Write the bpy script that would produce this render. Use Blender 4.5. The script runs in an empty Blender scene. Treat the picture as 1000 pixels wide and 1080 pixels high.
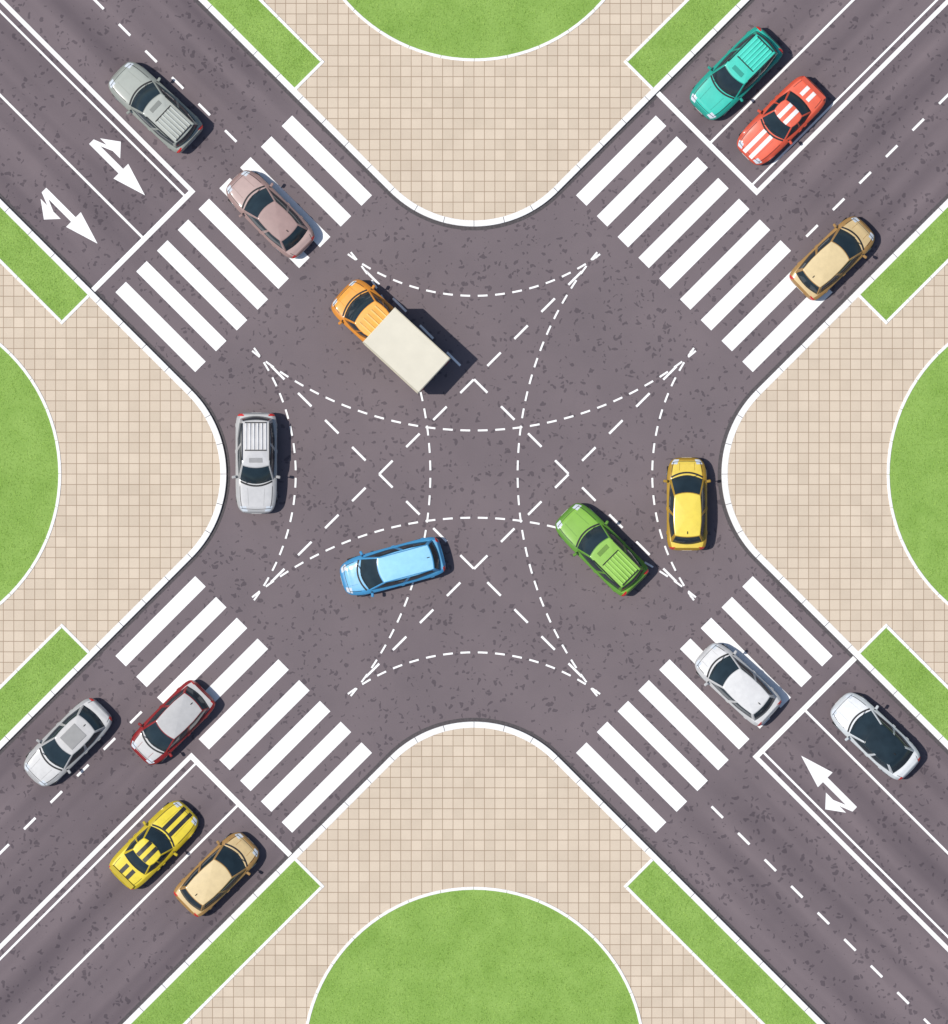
import bpy, math, random
from math import radians, sin, cos, pi, sqrt
random.seed(7)
K = 1/22.5           # metres per plan unit (plan unit origin at 500,500)
R2 = sqrt(2)
scn = bpy.context.scene
COL = scn.collection

def srgb(r, g, b, k=0.78):
    def f(c):
        c /= 255.0
        return (c/12.92 if c <= 0.04045 else ((c+0.055)/1.055)**2.4)*k
    return (f(r), f(g), f(b), 1)

# ------------------------------------------------------------ materials
class NT:
    def __init__(s, m):
        s.t = m.node_tree; s.n = s.t.nodes; s.b = s.n["Principled BSDF"]
    def new(s, typ, **kw):
        n = s.n.new(typ)
        for k, v in kw.items(): setattr(n, k, v)
        return n
    def link(s, a, b): s.t.links.new(a, b)
    def noise(s, vec, scale, detail=3, rough=0.5):
        n = s.new("ShaderNodeTexNoise"); n.inputs["Scale"].default_value = scale
        n.inputs["Detail"].default_value = detail; n.inputs["Roughness"].default_value = rough
        s.link(vec, n.inputs["Vector"]); return n.outputs["Fac"]
    def ramp(s, fac, a, b, ca=(0,0,0,1), cb=(1,1,1,1)):
        r = s.new("ShaderNodeValToRGB"); e = r.color_ramp.elements
        e[0].position = a; e[1].position = b; e[0].color = ca; e[1].color = cb
        s.link(fac, r.inputs["Fac"]); return r.outputs["Color"]
    def mix(s, fac, a, b, mode='MIX'):
        m = s.new("ShaderNodeMix", data_type='RGBA', blend_type=mode)
        for sock, v in ((m.inputs[0], fac), (m.inputs[6], a), (m.inputs[7], b)):
            if hasattr(v, "is_linked"): s.link(v, sock)
            else: sock.default_value = v
        return m.outputs[2]
    def math(s, op, a, b=0.0, c=None):
        m = s.new("ShaderNodeMath", operation=op)
        for i, v in enumerate((a, b, c)):
            if v is None: continue
            if hasattr(v, "is_linked"): s.link(v, m.inputs[i])
            else: m.inputs[i].default_value = v
        return m.outputs[0]
    def bump(s, h, strength, dist):
        b = s.new("ShaderNodeBump"); b.inputs["Strength"].default_value = strength
        b.inputs["Distance"].default_value = dist
        s.link(h, b.inputs["Height"]); s.link(b.outputs["Normal"], s.b.inputs["Normal"])
    def coord(s):
        g = s.new("ShaderNodeNewGeometry"); return g.outputs["Position"]

def newmat(name, rough=0.8, spec=0.3):
    m = bpy.data.materials.new(name); m.use_nodes = True
    t = NT(m); t.b.inputs["Roughness"].default_value = rough
    t.b.inputs["Specular IOR Level"].default_value = spec
    return m, t

def mat_asphalt():
    m, t = newmat("asphalt", 0.9, 0.2)
    p = t.coord()
    base = srgb(131, 119, 122); dark = srgb(97, 88, 93)
    warp = t.new("ShaderNodeTexNoise"); warp.inputs["Scale"].default_value = 3.2; warp.inputs["Detail"].default_value = 1
    t.link(p, warp.inputs["Vector"])
    pv = t.new("ShaderNodeVectorMath", operation='MULTIPLY_ADD')
    t.link(warp.outputs["Color"], pv.inputs[0]); pv.inputs[1].default_value = (.5,.5,0); t.link(p, pv.inputs[2])
    v = t.new("ShaderNodeTexVoronoi", voronoi_dimensions='2D'); v.inputs["Scale"].default_value = 3.9; t.link(pv.outputs[0], v.inputs["Vector"])
    sep = t.new("ShaderNodeSeparateColor"); t.link(v.outputs["Color"], sep.inputs[0])
    cell = t.math('GREATER_THAN', sep.outputs[0], 0.58)
    core = t.math('LESS_THAN', v.outputs["Distance"], t.math('MULTIPLY', sep.outputs[1], .42))
    fle = t.math('MULTIPLY', cell, core)
    col = t.mix(t.math('MULTIPLY', fle, 0.75), base, dark)
    g = t.noise(p, 45, 3, .75)
    col = t.mix(0.65, col, t.ramp(g, .3, .72, (.58,.58,.59,1), (1.10,1.10,1.10,1)), 'MULTIPLY')
    big = t.noise(p, .22, 4, .6)
    col = t.mix(0.7, col, t.ramp(big, .3, .7, (.86,.86,.87,1), (1.1,1.09,1.08,1)), 'MULTIPLY')
    s = t.new("ShaderNodeSeparateXYZ"); t.link(p, s.inputs[0])
    a = t.math('MULTIPLY', t.math('ADD', s.outputs[0], s.outputs[1]), .7071)
    b = t.math('MULTIPLY', t.math('SUBTRACT', s.outputs[0], s.outputs[1]), .7071)
    for al, ac in ((a, b), (b, a)):
        cv = t.new("ShaderNodeCombineXYZ")
        t.link(t.math('MULTIPLY', al, .05), cv.inputs[0]); t.link(ac, cv.inputs[1])
        n = t.noise(cv.outputs[0], .75, 2, .45)
        mr = t.new("ShaderNodeMapRange"); mr.inputs["From Min"].default_value = 16.5
        mr.inputs["From Max"].default_value = 21; t.link(t.math('ABSOLUTE', al), mr.inputs["Value"])
        stre = t.ramp(n, .33, .66, (.74,.73,.76,1), (1.12,1.11,1.11,1))
        col = t.mix(mr.outputs[0], col, t.mix(1.0, col, stre, 'MULTIPLY'))
    t.link(col, t.b.inputs["Base Color"])
    t.bump(g, .35, .012)
    return m

def mat_paint():
    m, t = newmat("road_paint", 0.6, 0.35)
    p = t.coord()
    n = t.noise(p, 22, 5, .75); n2 = t.noise(p, 1.1, 2)
    w = t.math('ADD', n, t.math('MULTIPLY', n2, .35))
    f = t.ramp(w, .42, .54)
    col = t.mix(f, (.42,.40,.41,1), (.82,.81,.79,1))
    t.link(col, t.b.inputs["Base Color"]); t.bump(n, .2, .004)
    return m

def mat_kerb_shadow():  # dark colour standing in for the shadow along the kerbs
    m, t = newmat("kerb_shadow_strip", 0.8)
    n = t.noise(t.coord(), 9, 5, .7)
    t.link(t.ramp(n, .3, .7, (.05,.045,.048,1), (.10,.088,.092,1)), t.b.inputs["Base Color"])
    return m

def mat_tiles():
    m, t = newmat("paving_tiles", 0.85, 0.25)
    p = t.coord()
    br = t.new("ShaderNodeTexBrick"); br.offset = 0; br.squash = 1
    br.inputs["Scale"].default_value = 1
    br.inputs["Brick Width"].default_value = .49; br.inputs["Row Height"].default_value = .49
    br.inputs["Mortar Size"].default_value = .018; br.inputs["Mortar Smooth"].default_value = .3
    br.inputs["Color1"].default_value = srgb(227, 210, 188, .78)
    br.inputs["Color2"].default_value = srgb(219, 202, 180, .76)
    br.inputs["Mortar"].default_value = srgb(180, 157, 134, .72)
    t.link(p, br.inputs["Vector"])
    n = t.noise(p, 30, 3, .7)
    col = t.mix(.5, br.outputs["Color"], t.ramp(n, .3, .7, (.88,.87,.86,1), (1.06,1.06,1.05,1)), 'MULTIPLY')
    n2 = t.noise(p, .5, 4, .6)
    col = t.mix(.5, col, t.ramp(n2, .3, .7, (.9,.89,.88,1), (1.05,1.05,1.05,1)), 'MULTIPLY')
    t.link(col, t.b.inputs["Base Color"])
    t.bump(t.math('SUBTRACT', t.math('MULTIPLY', n, .25), br.outputs["Fac"]), .5, .01)
    return m

def mat_kerb():
    m, t = newmat("kerb_stone", 0.75)
    p = t.coord(); n = t.noise(p, 12, 4, .7)
    t.link(t.ramp(n, .25, .6, (.63,.61,.59,1), (.8,.79,.77,1)), t.b.inputs["Base Color"])
    t.bump(n, .25, .006)
    return m

def mat_grass(blade=False):
    m, t = newmat("grass_blades" if blade else "lawn", 0.9, 0.1)
    p = t.coord()
    n1 = t.noise(p, .7, 4, .6); n2 = t.noise(p, 14, 3, .7)
    c = t.ramp(n1, .3, .7, srgb(138, 174, 84, .80), srgb(156, 190, 100, .80))
    if blade:
        g = t.new("ShaderNodeNewGeometry")
        r = t.ramp(g.outputs["Random Per Island"], 0, 1, (.80,.88,.66,1), (1.3,1.24,1.2,1))
        c = t.mix(1, c, r, 'MULTIPLY')
    else:
        c = t.mix(.6, c, t.ramp(n2, .3, .7, (.70,.76,.64,1), (1.08,1.06,1.03,1)), 'MULTIPLY')
        t.bump(n2, .5, .03)
    t.link(c, t.b.inputs["Base Color"])
    return m

ASPH, PAINT, KERB_SHADOW, TILE, KERB, LAWN, BLADE = mat_asphalt(), mat_paint(), mat_kerb_shadow(), mat_tiles(), mat_kerb(), mat_grass(), mat_grass(True)

_pc = {}
def car_paint(rgb, k=.8, metallic=.0):
    key = (rgb, k)
    if key in _pc: return _pc[key]
    m, t = newmat("car_paint", .42, .3)
    p = t.coord(); n = t.noise(p, 3.5, 4, .65)
    c = srgb(*rgb, k)
    d = tuple(c[i]*.9+.008 for i in range(3))+(1,)
    t.link(t.ramp(n, .35, .65, d, c), t.b.inputs["Base Color"])
    t.link(t.ramp(n, .3, .7, (.36,)*3+(1,), (.5,)*3+(1,)), t.b.inputs["Roughness"])
    t.b.inputs["Metallic"].default_value = metallic
    t.b.inputs["Coat Weight"].default_value = .3
    t.b.inputs["Coat Roughness"].default_value = .12
    _pc[key] = m
    return m
def simple(name, c, rough, metallic=0, coat=0, var=.15, scale=20, spec=.5):
    m, t = newmat(name, rough, spec)
    n = t.noise(t.coord(), scale, 3)
    d = tuple(v*(1-var) for v in c[:3])+(1,)
    t.link(t.ramp(n, .3, .7, d, tuple(c[:3])+(1,)), t.b.inputs["Base Color"])
    t.b.inputs["Metallic"].default_value = metallic; t.b.inputs["Coat Weight"].default_value = coat
    return m
GLASS = simple("window_glass", (.020,.034,.044), .10, 0, 0, .3, 2, .3)
BLACK = simple("black_trim", (.02,.02,.022), .6, spec=.3)
RUBBER = simple("tyre_rubber", (.018,.018,.018), .85)
RIM = simple("wheel_rim", (.45,.46,.48), .35, .8)
HEAD = simple("headlight_lens", (.58,.62,.66), .15, 0, .5)
TAIL = simple("taillight_lens", (.55,.02,.015), .25, 0, .5)
PLATE = simple("number_plate", (.7,.7,.68), .4)
STRW = simple("stripe_white", (.78,.77,.75), .4, 0, .2)
STRB = simple("stripe_black", (.02,.02,.022), .4, 0, .2)

# ------------------------------------------------------------ mesh helpers
def mesh_obj(name, verts, faces, mats, fm=None, parent=None, smooth=False, ang=35):
    me = bpy.data.meshes.new(name); me.from_pydata(verts, [], faces)
    for m in mats: me.materials.append(m)
    if fm:
        for p, i in zip(me.polygons, fm): p.material_index = i
    if smooth:
        for p in me.polygons: p.use_smooth = True
    me.update()
    if smooth: me.set_sharp_from_angle(angle=radians(ang))
    o = bpy.data.objects.new(name, me); COL.objects.link(o)
    if parent: o.parent = parent
    return o

class MB:
    def __init__(s): s.v = []; s.f = []; s.m = []
    def add(s, vs, fs, mi=0):
        b = len(s.v); s.v += [tuple(v) for v in vs]
        for f in fs: s.f.append([i+b for i in f]); s.m.append(mi)
    def box(s, c, d, mi=0, ch=0.0, yaw=0.0):
        x, y, z = d[0]/2, d[1]/2, d[2]/2
        if ch <= 0:
            vs = [(i*x, j*y, k*z) for k in (-1,1) for (i,j) in ((-1,-1),(1,-1),(1,1),(-1,1))]
            fs = [(3,2,1,0),(4,5,6,7),(0,1,5,4),(1,2,6,5),(2,3,7,6),(3,0,4,7)]
        else:
            def ring(xx, yy, zz, r):
                return [(-xx+r,-yy,zz),(xx-r,-yy,zz),(xx,-yy+r,zz),(xx,yy-r,zz),(xx-r,yy,zz),(-xx+r,yy,zz),(-xx,yy-r,zz),(-xx,-yy+r,zz)]
            vs = ring(x-ch,y-ch,-z,ch)+ring(x,y,-z+ch,ch)+ring(x,y,z-ch,ch)+ring(x-ch,y-ch,z,ch*.8)
            fs = [tuple(range(7,-1,-1)), tuple(range(24,32))]
            for r in range(3):
                for i in range(8):
                    j = (i+1) % 8; fs.append((r*8+i, r*8+j, r*8+8+j, r*8+8+i))
        cy, sy = cos(yaw), sin(yaw)
        s.add([(c[0]+a*cy-b*sy, c[1]+a*sy+b*cy, c[2]+g) for a,b,g in vs], fs, mi)
    def cyl_y(s, c, r, w, n=24, mi=0):
        vs = []
        prof = [(r*.93, -w/2), (r, -w/2+.02), (r, w/2-.02), (r*.93, w/2)]
        for rr, yy in prof:
            vs += [(c[0]+rr*cos(2*pi*i/n), c[1]+yy, c[2]+rr*sin(2*pi*i/n)) for i in range(n)]
        fs = [tuple(range(n)), tuple(range(4*n-1, 3*n-1, -1))]
        for k in range(3):
            for i in range(n):
                j = (i+1) % n; fs.append((k*n+i, k*n+n+i, k*n+n+j, k*n+j))
        s.add(vs, fs, mi)
    def obj(s, name, mats, parent=None, smooth=False, ang=35):
        return mesh_obj(name, s.v, s.f, mats, s.m, parent, smooth, ang)

def W(u, v, z=0.0): return (u*K, -v*K, z)     # plan units -> metres
def rot4(k, u, v):
    for _ in range(k): u, v = -v, u
    return u, v

# ------------------------------------------------------------ ground and road
F = 7000
mesh_obj("ground", [(-1500,-1500,-.05),(1500,-1500,-.05),(1500,1500,-.05),(-1500,1500,-.05)], [(0,1,2,3)], [LAWN])
mesh_obj("road", [W(-F,F),W(F,F),W(F,-F),W(-F,-F)], [(0,1,2,3)], [ASPH])

CD, RA = 386.0, 125.0
def outline(off, far=F):
    A = 209+off*R2; R = RA-off
    pts = [(A-far, -far)]
    for i in range(49):
        a = radians(135-90*i/48)
        pts.append((R*cos(a), -CD+R*sin(a)))
    pts.append((far-A, -far))
    return pts

def path_strip(mb, pts, nrm, w, z0, z1, ch=.015, mi=0):
    n = len(pts); c = ch/K
    prof = [(0,z0),(0,z1-ch),(c,z1),(w-c,z1),(w,z1-ch),(w,z0)]
    vs = []
    for (u,v),(a,b) in zip(pts,nrm):
        vs += [W(u+a*o, v+b*o, z) for o,z in prof]
    fs = [(5,4,3,2,1,0), tuple((n-1)*6+i for i in range(6))]
    for k in range(n-1):
        for i in range(5):
            fs.append((k*6+i, k*6+i+1, k*6+6+i+1, k*6+6+i))
    mb.add(vs, fs, mi)

def fix_normals(o):
    import bmesh
    bm = bmesh.new(); bm.from_mesh(o.data); bmesh.ops.recalc_face_normals(bm, faces=bm.faces[:]); bm.to_mesh(o.data); bm.free()

KW = 6.6
for k in range(4):
    o = outline(KW-.4); vs = [W(*rot4(k,u,v), .142) for u,v in o]
    s = mesh_obj("sidewalk", vs, [tuple(range(len(vs)))], [TILE]); 
    if s.data.polygons[0].normal.z < 0: s.data.flip_normals()
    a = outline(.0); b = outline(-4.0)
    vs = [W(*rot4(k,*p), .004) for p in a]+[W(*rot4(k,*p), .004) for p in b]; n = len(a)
    g = mesh_obj("kerb_shadow_strip", vs, [(i,i+1,n+i+1,n+i) for i in range(n-1)], [KERB_SHADOW]); fix_normals(g)  # shadow beside the kerb, painted as a dark strip on the asphalt
    mb = MB(); d7 = 1/R2; G = .28
    for sg in (-1, 1):
        tx, ty = sg*RA*d7, -CD+RA*d7
        dx, dy = sg*d7, -d7
        nx, ny = -sg*d7, -d7
        d = 0
        while d < 9400:
            l = 34 if d < 1300 else 9400-d
            q = [(tx+dx*(d+G), ty+dy*(d+G)), (tx+dx*(d+l-G), ty+dy*(d+l-G))]
            path_strip(mb, [rot4(k,*p) for p in q], [rot4(k,nx,ny)]*2, KW, -.02, .15+random.uniform(-.003,.003))
            d += l
    ns = 6; 
    for i in range(ns):
        a0 = 135-90*i/ns-.13; a1 = 135-90*(i+1)/ns+.13
        P, N = [], []
        for j in range(9):
            a_ = radians(a0+(a1-a0)*j/8)
            P.append(rot4(k, RA*cos(a_), -CD+RA*sin(a_))); N.append(rot4(k, -cos(a_), -sin(a_)))
        path_strip(mb, P, N, KW, -.02, .15)
    ko = mb.obj("kerb", [KERB]); fix_normals(ko)
    LC, LR = 616.0, 181.0
    vs = [W(*rot4(k, (LR-2)*cos(2*pi*i/96), -LC+(LR-2)*sin(2*pi*i/96)), .15) for i in range(96)]
    l = mesh_obj("lawn", vs, [tuple(range(96))], [LAWN])
    if l.data.polygons[0].normal.z < 0: l.data.flip_normals()
    mb = MB()
    for i in range(32):
        P, N = [], []
        for j in range(4):
            a_ = 2*pi*(i+j/3*.985)/32
            P.append(rot4(k, LR*cos(a_), -LC+LR*sin(a_))); N.append(rot4(k, -cos(a_), -sin(a_)))
        path_strip(mb, P, N, 3.2, .10, .175, .008)
    e = mb.obj("lawn_edging", [KERB]); fix_normals(e)
    for sg in (-1, 1):
        def q(aa, bb):
            u, v = (aa-bb)/2, -(aa+bb)/2
            return rot4(k, u if sg < 0 else -u, v)
        A0, A1, B0, B1 = 209+KW*R2-.2, 277, 592, 9000
        vs = [W(*q(a_,b_), .15) for a_,b_ in ((A0,B0+2),(A1-2,B0+2),(A1-2,B1),(A0,B1))]
        l = mesh_obj("grass_verge", vs, [(0,1,2,3)], [LAWN])
        if l.data.polygons[0].normal.z < 0: l.data.flip_normals()
        mb = MB()
        def seg(p0, p1, nin):
            path_strip(mb, [p0, p1], [nin]*2, 3.2, .10, .172, .008)
        p0, p1 = q(A0, B0), q(A1, B0)
        inn = q(A0, B0+R2); nn = (inn[0]-p0[0], inn[1]-p0[1])
        seg(p0, p1, nn)
        st = B0+3.3*R2; inn = q(A1-R2, st); pp = q(A1, st); nn = (inn[0]-pp[0], inn[1]-pp[1])
        b_ = st
        while b_ < B1:
            l_ = 46 if b_ < 1400 else B1-b_
            seg(q(A1, b_+.3), q(A1, b_+l_-.3), nn); b_ += l_
        e = mb.obj("verge_edging", [KERB]); fix_normals(e)

# grass blades (one object)
gv, gf = [], []
def blade(u, v):
    x, y, _ = W(u, v); a = random.uniform(0, 2*pi); b = a+random.uniform(.8, 2.3)
    l = random.uniform(.03, .14); w = random.uniform(.008, .022); h = random.uniform(.02, .05)
    i = len(gv)
    gv.extend([(x-w*cos(b), y-w*sin(b), .15), (x+w*cos(b), y+w*sin(b), .15), (x+l*cos(a), y+l*sin(a), .15+h)])
    gf.append((i, i+1, i+2))
for k in range(4):
    for _ in range(30000):
        r = 176*sqrt(random.random()); a = random.uniform(0, 2*pi)
        blade(*rot4(k, r*cos(a), -616+r*sin(a)))
    for sg in (-1, 1):
        for _ in range(11000):
            aa = random.uniform(221, 271); bb = random.uniform(599, 1400)
            u, v = (aa-bb)/2, -(aa+bb)/2
            blade(*rot4(k, u if sg < 0 else -u, v))
mesh_obj("grass", gv, gf, [BLADE])

# ------------------------------------------------------------ road markings
def arm(k):
    d = [(-1,-1),(1,-1),(1,1),(-1,1)][k]; d = (d[0]/R2, d[1]/R2)
    h = (-d[0], -d[1]); r = (-h[1], h[0])
    return lambda s, t: (s*d[0]+t*r[0], s*d[1]+t*r[1])
def quadm(mb, f, s0, s1, t0, t1, z):
    mb.add([W(*f(s0,t0),z), W(*f(s1,t0),z), W(*f(s1,t1),z), W(*f(s0,t1),z)], [(0,1,2,3)])
def done(mb, name, mat=PAINT):
    o = mb.obj(name, [mat])
    import bmesh
    bm = bmesh.new(); bm.from_mesh(o.data)
    for f in bm.faces:
        f.normal_update()
        if f.normal.z < 0: f.normal_flip()
    bm.to_mesh(o.data); bm.free()
    return o
FAR = 6500
for k in range(4):
    f = arm(k)
    mb = MB()
    for i in range(9):
        t = -124+31*i; quadm(mb, f, 284, 403, t-7.8, t+7.8, .008)
    done(mb, "crosswalk")
    mb = MB(); quadm(mb, f, 418.5, 424, 1.5, 147, .008); done(mb, "stop_line")
    mb = MB()
    quadm(mb, f, 418.5, FAR, -3, 1.5, .008); quadm(mb, f, 424, FAR, 7.2, 9.4, .008)
    done(mb, "centre_line")
    mb = MB(); quadm(mb, f, 424, FAR, 69.5, 72, .008); done(mb, "lane_line")
    mb = MB(); s = 425
    while s < 3000:
        quadm(mb, f, s, s+17, -72, -69.4, .008); s += 39.6
    done(mb, "dashed_lane_line")

def arrow(k, tip_u, tip_v, left):
    h = [(1,1),(-1,1),(-1,-1),(1,-1)][k]; h = (h[0]/R2, h[1]/R2); lf = (h[1], -h[0])
    if not left: lf = (-lf[0], -lf[1])
    g = lambda s, l: W(tip_u+s*h[0]+l*lf[0], tip_v+s*h[1]+l*lf[1], .008)
    mb = MB()
    mb.add([g(0,0), g(-36,11), g(-36,-11)], [(0,1,2)])
    mb.add([g(-36,3.4), g(-36,-3.4), g(-80,-3.4), g(-80,3.4)], [(0,1,2,3)])
    mb.add([g(-80,3.4), g(-70,3.4), g(-57,9), g(-66,9)], [(0,1,2,3)])
    mb.add([g(-46,9), g(-76,9), g(-58,22)], [(0,1,2)])
    done(mb, "lane_arrow")
arrow(0, 153-500, 206-500, True)
arrow(0, 103-500, 257-500, False)
arrow(2, 845-500, 797-500, True)

zi = [0]
def nextz():
    zi[0] += 1; return .006+.0025*zi[0]
mbs = MB(); mba = MB()
per, dl = 40.33, 20.0
for (ex, ey) in ((1,1),(1,-1)):
    for sg in (-1,1):
        z = nextz()
        ux, uy = ex/R2, ey/R2; nx, ny = -uy, ux
        for i in range(-6, 9):
            a0 = -70.7+per*i; a1 = a0+dl
            a0 = max(a0, -256); a1 = min(a1, 256)
            if a1-a0 < 4: continue
            P = []
            for a_, w in ((a0,-1.2),(a1,-1.2),(a1,1.2),(a0,1.2)):
                o = sg*70.7+w; P.append(W(a_*ux+o*nx, a_*uy+o*ny, z))
            mbs.add(P, [(0,1,2,3)])
done(mbs, "guide_line")
def arc(p0, pm, p1, k):
    (x0,y0),(xm,ym) = p0, pm
    sag = abs(ym-y0); c = abs(p1[0]-p0[0])/2; R = (c*c+sag*sag)/(2*sag)
    sgn = 1 if ym > y0 else -1
    cy = ym-sgn*R; half = math.asin(c/R)
    z = nextz(); L = 2*R*half; n = round((L+8)/18.5); p = (L+8)/n
    for i in range(n):
        s0 = i*p; s1 = s0+p-8
        m = 4; vs = []
        for j in range(m+1):
            a = -half+(s0+(s1-s0)*j/m)/R
            for w in (-1.0, 1.0):
                vs.append(W(*rot4(k, (R+w)*sin(a), cy+sgn*(R+w)*cos(a)), z))
        mba.add(vs, [(2*j,2*j+1,2*j+3,2*j+2) for j in range(m)])
for k in range(4):
    arc((-133,-232), (0,-188), (133,-232), k)
    arc((-234,-130), (0,-46), (234,-130), k)
done(mba, "turn_guide_line")

# ------------------------------------------------------------ vehicles
def lerp_tab(tab, f):
    for (a, va), (b, vb) in zip(tab, tab[1:]):
        if f <= b:
            t = (f-a)/(b-a); t = t*t*(3-2*t)*.5+t*.5
            return va+(vb-va)*t
    return tab[-1][1]

KIND = {
 'sedan': dict(L=4.72, W=1.90, hood=[(0,.58),(.02,.68),(.08,.78),(.27,.93),(.8,.97),(.93,.93),(.98,.85),(1,.70)],
               ws=(.235,.43), rg=(.80,.92), wb=.86, wr=.63, zr=1.40, pf=4.2, pr=5.2, wa=.175, wra=.80),
 'hatch': dict(L=4.35, W=1.88, hood=[(0,.60),(.02,.72),(.08,.84),(.2,.95),(.9,.98),(.97,.93),(1,.75)],
               ws=(.17,.375), rg=(.86,.945), wb=.86, wr=.66, zr=1.46, pf=4.6, pr=7.5, wa=.17, wra=.81),
 'suv':   dict(L=4.80, W=1.96, hood=[(0,.66),(.02,.82),(.07,.94),(.3,1.04),(.94,1.05),(.985,1.0),(1,.8)],
               ws=(.28,.45), rg=(.925,.968), wb=.89, wr=.70, zr=1.62, pf=5.0, pr=8.5, wa=.18, wra=.80),
 'wagon': dict(L=4.90, W=1.88, hood=[(0,.58),(.02,.70),(.08,.80),(.22,.95),(.9,.98),(.97,.93),(1,.75)],
               ws=(.17,.36), rg=(.90,.965), wb=.86, wr=.66, zr=1.45, pf=4.2, pr=7.0, wa=.17, wra=.80),
 'coupe': dict(L=4.66, W=1.92, hood=[(0,.55),(.02,.64),(.08,.74),(.33,.90),(.8,.94),(.93,.92),(.98,.85),(1,.70)],
               ws=(.33,.49), rg=(.69,.82), wb=.84, wr=.62, zr=1.30, pf=4.6, pr=6.0, wa=.175, wra=.80),
 'cab':   dict(L=2.75, W=2.14, hood=[(0,.75),(.03,.95),(.12,1.08),(.35,1.20),(1,1.25)],
               ws=(.24,.50), rg=(.93,.985), wb=.97, wr=.78, zr=1.90, pf=4.4, pr=12, wa=.36, wra=9),
}

def vehicle(name, px, py, hx, hy, kind, body, panel=None, roof=None, tails=True, feats=(), scale=1.0, k=.8):
    P = KIND[kind]; L, Wd = P['L']*scale, P['W']*scale
    e = bpy.data.objects.new(name, None); COL.objects.link(e); e.empty_display_size = .5
    e.location = ((px-500)*K, (500-py)*K, .0)
    yaw = math.atan2(-hy, hx); e.rotation_euler = (0, 0, yaw)
    gr = roof == 'glass'
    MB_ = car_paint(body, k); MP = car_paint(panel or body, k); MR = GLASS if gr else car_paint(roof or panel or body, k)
    H, hw = L/2, Wd/2
    Rw = .335; xs_w = [H-P['wa']*L] + ([H-P['wra']*L] if P['wra'] < 1 else [])
    def wdt(x):
        q = min(abs(x)/H, .9999); p = P['pf'] if x > 0 else P['pr']
        return hw*(1-q**p)**(1/p)
    def zt(x): return lerp_tab(P['hood'], (H-x)/L)
    def ztop(x, y):
        q = min(1, abs(y)/max(wdt(x), .01))
        return zt(x)-.03*q*q-.13*q**9
    qs = [1,.985,.95,.9,.84,.76,.66,.55,.42,.28,.14,0]
    NS = 72; rings = []; ringx = []
    for i in range(NS+1):
        kk = -.975+1.95*i/NS; x = H*sin(pi/2*kk); ringx.append(x)
        w = wdt(x); zb = .24
        f = (H-x)/L
        if f < .03 or f > .97: zb = .30
        for xw in xs_w:
            dd = (Rw+.06)**2-(x-xw)**2
            if dd > 0: zb = max(zb, .32+sqrt(dd))
        half = [(0, zb), (.5*w, zb), (.93*w, zb)]
        zs = ztop(x, w)
        for fr, wf in ((0,.955),(.25,.985),(.5,1.0),(.8,1.004)):
            zz = .26+(zs-.26)*fr
            half.append((wf*w, max(zz, zb+.002*(fr+1))))
        top = [(q*w, max(ztop(x, q*w), zb+.01+.01*(1-q))) for q in qs]
        half += top
        full = [(y, z) for y, z in half]+[(-y, z) for y, z in half[-2:0:-1]]
        rings.append([(x, y, z) for y, z in full])
    n = len(rings[0]); nh = 7+len(qs)
    vs = [v for r in rings for v in r]; fs = []; fm = []
    for i in range(NS):
        xm = (ringx[i]+ringx[i+1])/2; f = (H-xm)/L; w = wdt(xm)
        for j in range(n):
            j2 = (j+1) % n
            fs.append((i*n+j, (i+1)*n+j, (i+1)*n+j2, i*n+j2))
            a, b = rings[i][j], rings[i][j2]
            y = abs(a[1]+b[1])/2; z = (a[2]+b[2])/2
            jj = j if j < nh-1 else n-1-j
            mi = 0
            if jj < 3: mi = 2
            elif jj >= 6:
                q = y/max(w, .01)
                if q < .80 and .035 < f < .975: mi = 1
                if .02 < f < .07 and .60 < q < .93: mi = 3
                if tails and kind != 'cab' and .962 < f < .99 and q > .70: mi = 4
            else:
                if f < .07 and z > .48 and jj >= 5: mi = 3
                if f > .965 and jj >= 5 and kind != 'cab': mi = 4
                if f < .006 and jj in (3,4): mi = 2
            fm.append(mi)
    fs.append(tuple(range(n-1,-1,-1))); fm.append(0)
    fs.append(tuple(NS*n+j for j in range(n))); fm.append(2)
    bo = mesh_obj("body", vs, fs, [MB_, MP, BLACK, HEAD, TAIL], fm, e, True, 40); fix_normals(bo)

    # greenhouse
    fy = [-1,-.93,-.7,-.45,-.2,0,.2,.45,.7,.93,1]
    sx = [0,.05,.2,.35,.46,.52,.66,.8,.94,1]
    def ring(xf, xr, w, cf, cr, wf, wrr):
        pts = []
        for y in fy: pts.append((xf-cf*y*y, y*w*wf))
        x0, x1 = xf-cf, xr+cr
        for s in sx[1:-1]:
            ww = w*(wf+(1-wf)*min(1, s*3.2)) if s < .4 else w*(wrr+(1-wrr)*min(1, (1-s)*3.2))
            pts.append((x0+(x1-x0)*s, ww))
        for y in fy[::-1]: pts.append((xr+cr*y*y, y*w*wrr))
        for s in sx[-2:0:-1]:
            ww = w*(wf+(1-wf)*min(1, s*3.2)) if s < .4 else w*(wrr+(1-wrr)*min(1, (1-s)*3.2))
            pts.append((x0+(x1-x0)*s, -ww))
        return pts
    w0, wb_, wr_, rg0, rg1 = P['ws'][0], P['wb']*scale, P['wr']*scale, P['rg'][0], P['rg'][1]
    z0 = zt(H-w0*L)-.06; zr = P['zr']
    base = ring(H-w0*L, H-rg1*L, wb_, .26, .14, .93, .88)
    topr = ring(H-P['ws'][1]*L, H-rg0*L, wr_, .12, .07, .93, .90)
    nr = len(base); vs = []; fs = []; fm = []
    lv = [-.12,0,.15,.3,.45,.6,.75,.88,1]
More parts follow.
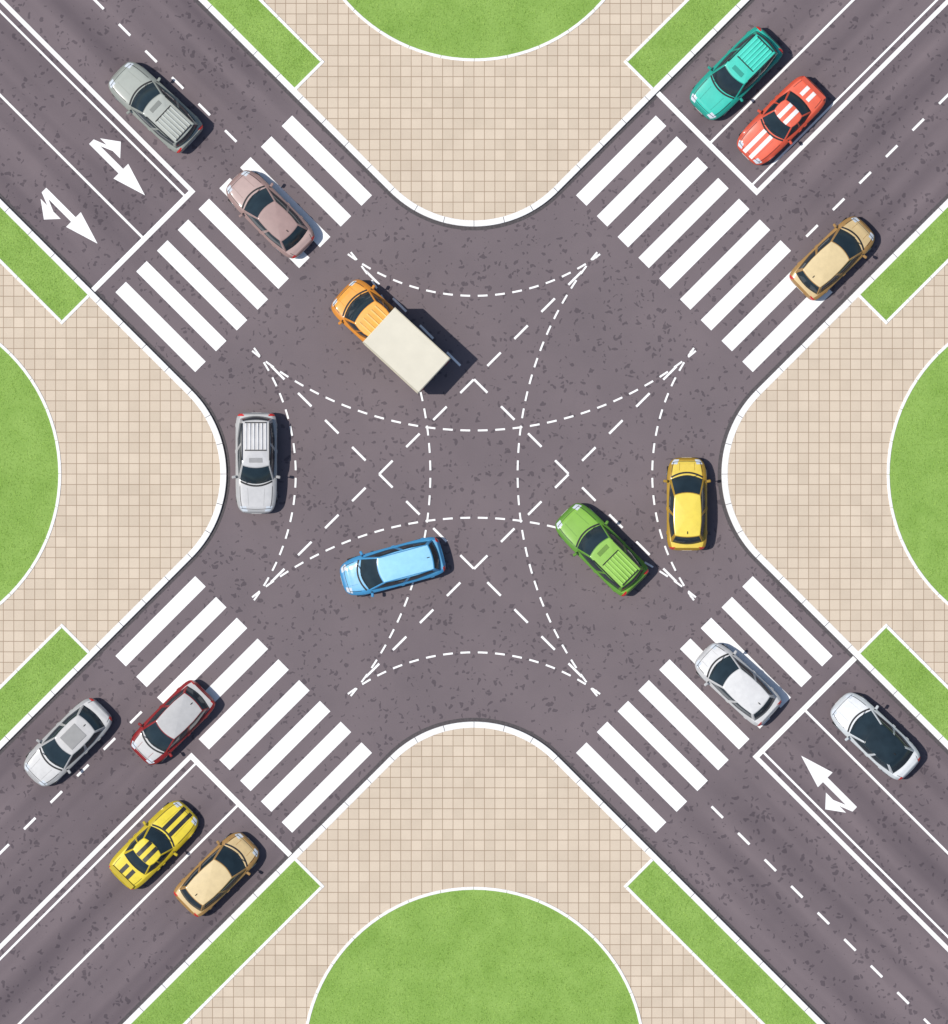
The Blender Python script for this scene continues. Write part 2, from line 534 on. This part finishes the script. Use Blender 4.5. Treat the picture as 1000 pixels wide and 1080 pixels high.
    for t in lv:
        tt = max(t, 0)
        for (a, b), (c, d) in zip(base, topr):
            vs.append((a+(c-a)*tt, b+(d-b)*tt, z0+(zr-z0)*(.45*tt+.55*sin(tt*pi/2)) - (.08 if t < 0 else 0)))
    nf = len(fy); ns_ = len(sx)-2
    def pil(i):
        if i in (0, nf-2): return True
        a = nf-1
        if a <= i < a+ns_+1: return sx[i-a+1] in (sx[1], sx[5], 1)
        b = nf+ns_
        if b <= i < b+nf-1: return i in (b, b+nf-2)
        c = b+nf-1; j = i-c
        if 0 <= j: 
            s = sx[::-1]; return s[j] in (1, sx[5], sx[1])
        return False
    for l in range(len(lv)-1):
        for i in range(nr):
            j = (i+1) % nr
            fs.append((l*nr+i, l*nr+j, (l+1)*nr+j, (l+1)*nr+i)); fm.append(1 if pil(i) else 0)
    crown = .055; xc = (H-P['ws'][1]*L + H-rg0*L)/2
    sc = [.965,.9,.8,.6,.35,.12]
    prev = (len(lv)-1)*nr
    for s in sc:
        st = len(vs)
        for a, b in topr: vs.append((xc+(a-xc)*s, b*s, zr+crown*(1-s*s)+.012))
        for i in range(nr):
            j = (i+1) % nr
            fs.append((prev+i, prev+j, st+j, st+i)); fm.append((0 if gr else 1) if s > .93 else 2)
        prev = st
    fs.append(tuple(prev+i for i in range(nr))); fm.append(2)
    go = mesh_obj("greenhouse", vs, fs, [GLASS, MB_, MR], fm, e, True, 30); fix_normals(go)
    xf_r, xr_r = H-P['ws'][1]*L, H-rg0*L
    def zroof(x, y):
        s = max(abs(y)/wr_, abs(x-xc)/((xf_r-xr_r)/2)); s = min(s, 1)
        return zr+.012+crown*(1-s*s)

    mb = MB()
    def strip(pts, w, zf, off, mi):
        vs, fs = [], []
        for i, (x, y) in enumerate(pts):
            a = pts[max(0, i-1)]; b = pts[min(len(pts)-1, i+1)]
            dx, dy = b[0]-a[0], b[1]-a[1]; l = math.hypot(dx, dy) or 1
            nx, ny = -dy/l*w/2, dx/l*w/2
            vs += [(x-nx, y-ny, zf(x-nx, y-ny)+off), (x+nx, y+ny, zf(x+nx, y+ny)+off)]
            if i: fs.append((2*i-2, 2*i, 2*i+1, 2*i-1))
        mb.add(vs, fs, mi)
    fh = w0-.01
    for sg in (-1, 1):
        strip([(H-L*f_, sg*.79*wdt(H-L*f_)) for f_ in [.05+(fh-.05)*i/10 for i in range(11)]], .022, ztop, .004, 0)
        strip([(H-L*f_, sg*(.36+.25*(f_-.05))*hw) for f_ in [.06+(fh-.08)*i/8 for i in range(9)]], .018, ztop, .004, 1)
    strip([(H-L*(.042)+-.10*(y/hw)**2, y) for y in [hw*.72*(i/8-1) for i in range(17)]], .022, ztop, .004, 0)
    if kind in ('sedan', 'coupe'):
        fb = rg1+.005
        for sg in (-1,1):
            strip([(H-L*f_, sg*.74*wdt(H-L*f_)) for f_ in [fb+(.975-fb)*i/6 for i in range(7)]], .02, ztop, .004, 0)
    strip([(H-w0*L+.03-.26*(y/wb_/.93)**2, y) for y in [wb_*.86*(i/8-1) for i in range(17)]], .08, ztop, .006, 0)
    zg = zt(H-w0*L)
    for y0_ in (-.05, .5*wb_):
        mb.box((H-w0*L-.17, y0_-.18, zg+.085), (.022, .56, .015), 0, 0, .25)
    xm = H-(w0+.035)*L-.22
    for sg in (-1, 1):
        mb.box((xm, sg*(hw+.07), zg+.06), (.13, .20, .12), 2, .03, sg*-.2)
        mb.box((xm+.005, sg*(hw-.03), zg+.01), (.05, .14, .03), 0)
    if kind != 'cab':
        for sg in (-1, 1):
            for f_ in (w0+.06, (w0+rg1)/2+.03, rg0-.02):
                x = H-L*f_
                mb.box((x, sg*(wdt(x)+.0005), .58), (.012, .012, .5), 0)
            for f_ in ((w0+rg1)/2-.01, rg0-.05):
                x = H-L*f_
                mb.box((x, sg*(wdt(x)+.012), .78), (.17, .03, .03), 2, .008)
    mb.box((H-.002, 0, .42), (.02, .46, .11), 3)
    if kind != 'cab': mb.box((-H+.004, 0, .52), (.02, .46, .11), 3)
    if kind in ('hatch', 'sedan', 'wagon'):
        mb.box((xr_r+.22, 0, zroof(xr_r+.22, 0)+.02), (.13, .035, .05), 0, .01)
    if 'ribs' in feats:
        ry = wr_*.66; xa, xb = xr_r+.16, xr_r+(xf_r-xr_r)*.62
        for i in range(6):
            y = -ry+2*ry*i/5
            mb.box(((xa+xb)/2, y, zroof(xc, y)+.018), (xb-xa, .075, .05), 4, .012)
        for xx in (xa-.03, xb+.03):
            mb.box((xx, 0, zroof(xc, 0)+.008), (.05, 2*ry+.1, .03), 0, .006)
        sx_ = xf_r-.36
        mb.box((sx_, 0, zroof(sx_, 0)+.004), (.22, .62, .02), 9, .008)
        for sg in (-1,1):
            mb.box((xc-.1, sg*wr_*.93, zroof(xc, wr_*.93)+.045), (xf_r-xr_r-.5, .045, .045), 0, .012)
    if 'cabribs' in feats:
        for i in range(5):
            y = -wr_*.68+wr_*1.36*i/4
            mb.box((xc-.05, y, zroof(xc, y)+.012), (xf_r-xr_r-.42, .08, .05), 6, .012)
    if 'sunroof' in feats:
        sx_ = xf_r-(xf_r-xr_r)*.45
        mb.box((sx_, 0, zroof(sx_, 0)+.0), (.95, .80, .025), 9, .01)
    if 'rail' in feats:
        for sg in (-1, 1):
            mb.box((xc, sg*wr_*.90, zroof(xc, wr_*.9)+.03), (xf_r-xr_r-.35, .04, .04), 1, .01)
    for key, mi in (('wstripe', 7), ('bstripe', 8)):
        if key in feats:
            for sg in (-1, 1):
                strip([(H-L*f_, sg*.2) for f_ in [.02+(w0-.03)*i/16 for i in range(17)]], .2, ztop, .007, mi)
                n_ = 14
                strip([(xf_r-.03-(xf_r-xr_r-.06)*i/n_, sg*.2) for i in range(n_+1)], .2, lambda x, y: zroof(x, .21), .014, mi)
                strip([(H-L*f_, sg*.2) for f_ in [rg1+.004+(.985-rg1)*i/10 for i in range(11)]], .2, ztop, .007, mi)
    if 'spoiler' in feats:
        x = -H+.2
        mb.box((x, 0, zt(x)+.10), (.22, hw*1.5, .03), 2, .01)
        for sg in (-1,1): mb.box((x, sg*hw*.5, zt(x)+.03), (.1, .04, .14), 0)
    rc = roof if roof and not gr else (panel or body)
    mb.obj("trim", [BLACK, MB_, MB_, PLATE, car_paint(tuple(min(255, c+22) for c in rc), k), GLASS, car_paint((255, 205, 120), k), STRW, STRB, car_paint(tuple(int(c*.78) for c in rc), k)], e)
    for xw in xs_w:
        for sg in (-1, 1):
            wm = MB(); wm.cyl_y((xw, sg*(hw-.13), Rw), Rw, .23)
            wm.cyl_y((xw, sg*(hw-.125), Rw), Rw*.62, .25, 20, 1)
            for a in range(5):
                an = 2*pi*a/5
                wm.box((xw+.11*cos(an), sg*(hw+.003), Rw+.11*sin(an)), (.05, .012, .05), 2)
            wm.obj("wheel", [RUBBER, RIM, BLACK], e, True)
    return e

V = vehicle
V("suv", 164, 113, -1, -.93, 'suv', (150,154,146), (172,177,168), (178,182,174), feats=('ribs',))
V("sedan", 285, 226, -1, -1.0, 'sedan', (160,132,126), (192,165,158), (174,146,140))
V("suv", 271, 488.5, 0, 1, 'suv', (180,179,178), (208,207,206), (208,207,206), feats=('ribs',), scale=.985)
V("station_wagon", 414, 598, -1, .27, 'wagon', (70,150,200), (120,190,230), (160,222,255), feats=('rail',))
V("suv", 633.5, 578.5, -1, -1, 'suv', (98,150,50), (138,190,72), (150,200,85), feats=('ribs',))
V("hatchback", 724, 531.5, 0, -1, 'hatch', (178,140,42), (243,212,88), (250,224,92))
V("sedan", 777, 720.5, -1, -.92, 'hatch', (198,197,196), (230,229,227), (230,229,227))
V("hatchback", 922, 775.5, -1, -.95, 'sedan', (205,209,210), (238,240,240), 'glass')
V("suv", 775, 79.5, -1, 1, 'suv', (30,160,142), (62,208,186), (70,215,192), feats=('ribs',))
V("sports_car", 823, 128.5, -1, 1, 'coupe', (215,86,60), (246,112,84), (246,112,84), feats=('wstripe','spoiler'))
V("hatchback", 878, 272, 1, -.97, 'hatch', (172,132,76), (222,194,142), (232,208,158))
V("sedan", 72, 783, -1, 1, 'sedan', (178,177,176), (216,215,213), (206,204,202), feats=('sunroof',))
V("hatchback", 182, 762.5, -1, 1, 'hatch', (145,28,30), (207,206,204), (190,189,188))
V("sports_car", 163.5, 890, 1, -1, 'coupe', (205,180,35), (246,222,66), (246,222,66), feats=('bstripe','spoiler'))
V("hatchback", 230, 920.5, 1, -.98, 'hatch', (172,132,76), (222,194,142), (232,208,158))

def truck():
    hx, hy = -.735, -.678
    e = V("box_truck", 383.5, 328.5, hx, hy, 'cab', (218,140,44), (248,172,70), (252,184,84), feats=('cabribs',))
    CREAM = simple("cargo_box_paint", srgb(230,223,203,.80)[:3], .6, 0, .0, .06, 1.5, .2)
    CREAM2 = simple("cargo_box_frame", srgb(206,198,177,.78)[:3], .6, 0, spec=.2)
    xb0, xb1 = -1.02, -4.52
    xm, l = (xb0+xb1)/2, xb0-xb1
    mb = MB(); zc, hh = 1.60, 1.50
    mb.box((xm, 0, zc), (l, 2.20, hh), 0, .035)
    for sx_ in (xb0-.03, xb1+.03):
        for sy in (-1, 1): mb.box((sx_, sy*1.105, zc), (.07, .03, hh-.04), 1, .006)
    for sy in (-1, 1):
        mb.box((xm, sy*1.108, zc-hh/2+.05), (l-.02, .03, .08), 1, .006)
        mb.box((xm, sy*1.085, zc+hh/2+.006), (l-.06, .05, .02), 1, .004)
    mb.box((xb1-.006, 0, zc), (.02, .02, hh-.2), 2)
    for sy in (-.1, .1): mb.box((xb1-.02, sy, zc-.1), (.03, .03, 1.1), 1)
    mb.obj("cargo_box", [CREAM, CREAM2, BLACK], e)
    ch = MB()
    for sy in (-.4, .4): ch.box((-2.2, sy, .72), (4.4, .12, .2), 0)
    ch.box((xb1+.05, 0, .55), (.1, 2.0, .12), 0, .01)
    for sy in (-1, 1):
        ch.box((xb1-.01, sy*.85, .56), (.03, .28, .09), 1)
        ch.box((-2.0, sy*.85, .6), (.9, .3, .35), 0, .03)
    ch.obj("chassis", [BLACK, TAIL], e)
    for sg in (-1, 1):
        for yy in (.92, .66):
            wm = MB(); wm.cyl_y((-3.45, sg*yy, .38), .38, .24); wm.cyl_y((-3.45, sg*yy, .38), .23, .25, 20, 1)
            wm.obj("wheel", [RUBBER, RIM], e, True)
truck()

# ------------------------------------------------------------ light, sky, camera
EL = 61
sun = bpy.data.lights.new("sun", 'SUN'); sun.energy = 4.1; sun.angle = radians(.5); sun.color = (1, .965, .91)
so = bpy.data.objects.new("sun", sun); COL.objects.link(so)
so.rotation_euler = (0, -radians(90-EL), 0)     # light travels toward +x and down
w = bpy.data.worlds.new("World"); scn.world = w; w.use_nodes = True
nt = w.node_tree; bg = nt.nodes["Background"]
sky = nt.nodes.new("ShaderNodeTexSky"); sky.sky_type = 'NISHITA'; sky.sun_disc = False
sky.sun_elevation = radians(EL); sky.sun_rotation = radians(270)
nt.links.new(sky.outputs[0], bg.inputs[0]); bg.inputs[1].default_value = .11

cam = bpy.data.cameras.new("camera"); co = bpy.data.objects.new("camera", cam); COL.objects.link(co)
cam.sensor_fit = 'VERTICAL'; cam.sensor_height = 36; cam.sensor_width = 36
Hc = 300.0; cam.lens = 36*Hc/(1080*K)
co.location = (0, -40*K, Hc); co.rotation_euler = (0, 0, 0)
cam.clip_start = 1; cam.clip_end = 6000
scn.camera = co
scn.view_settings.view_transform = 'Standard'; scn.view_settings.look = 'None'; scn.view_settings.exposure = 0
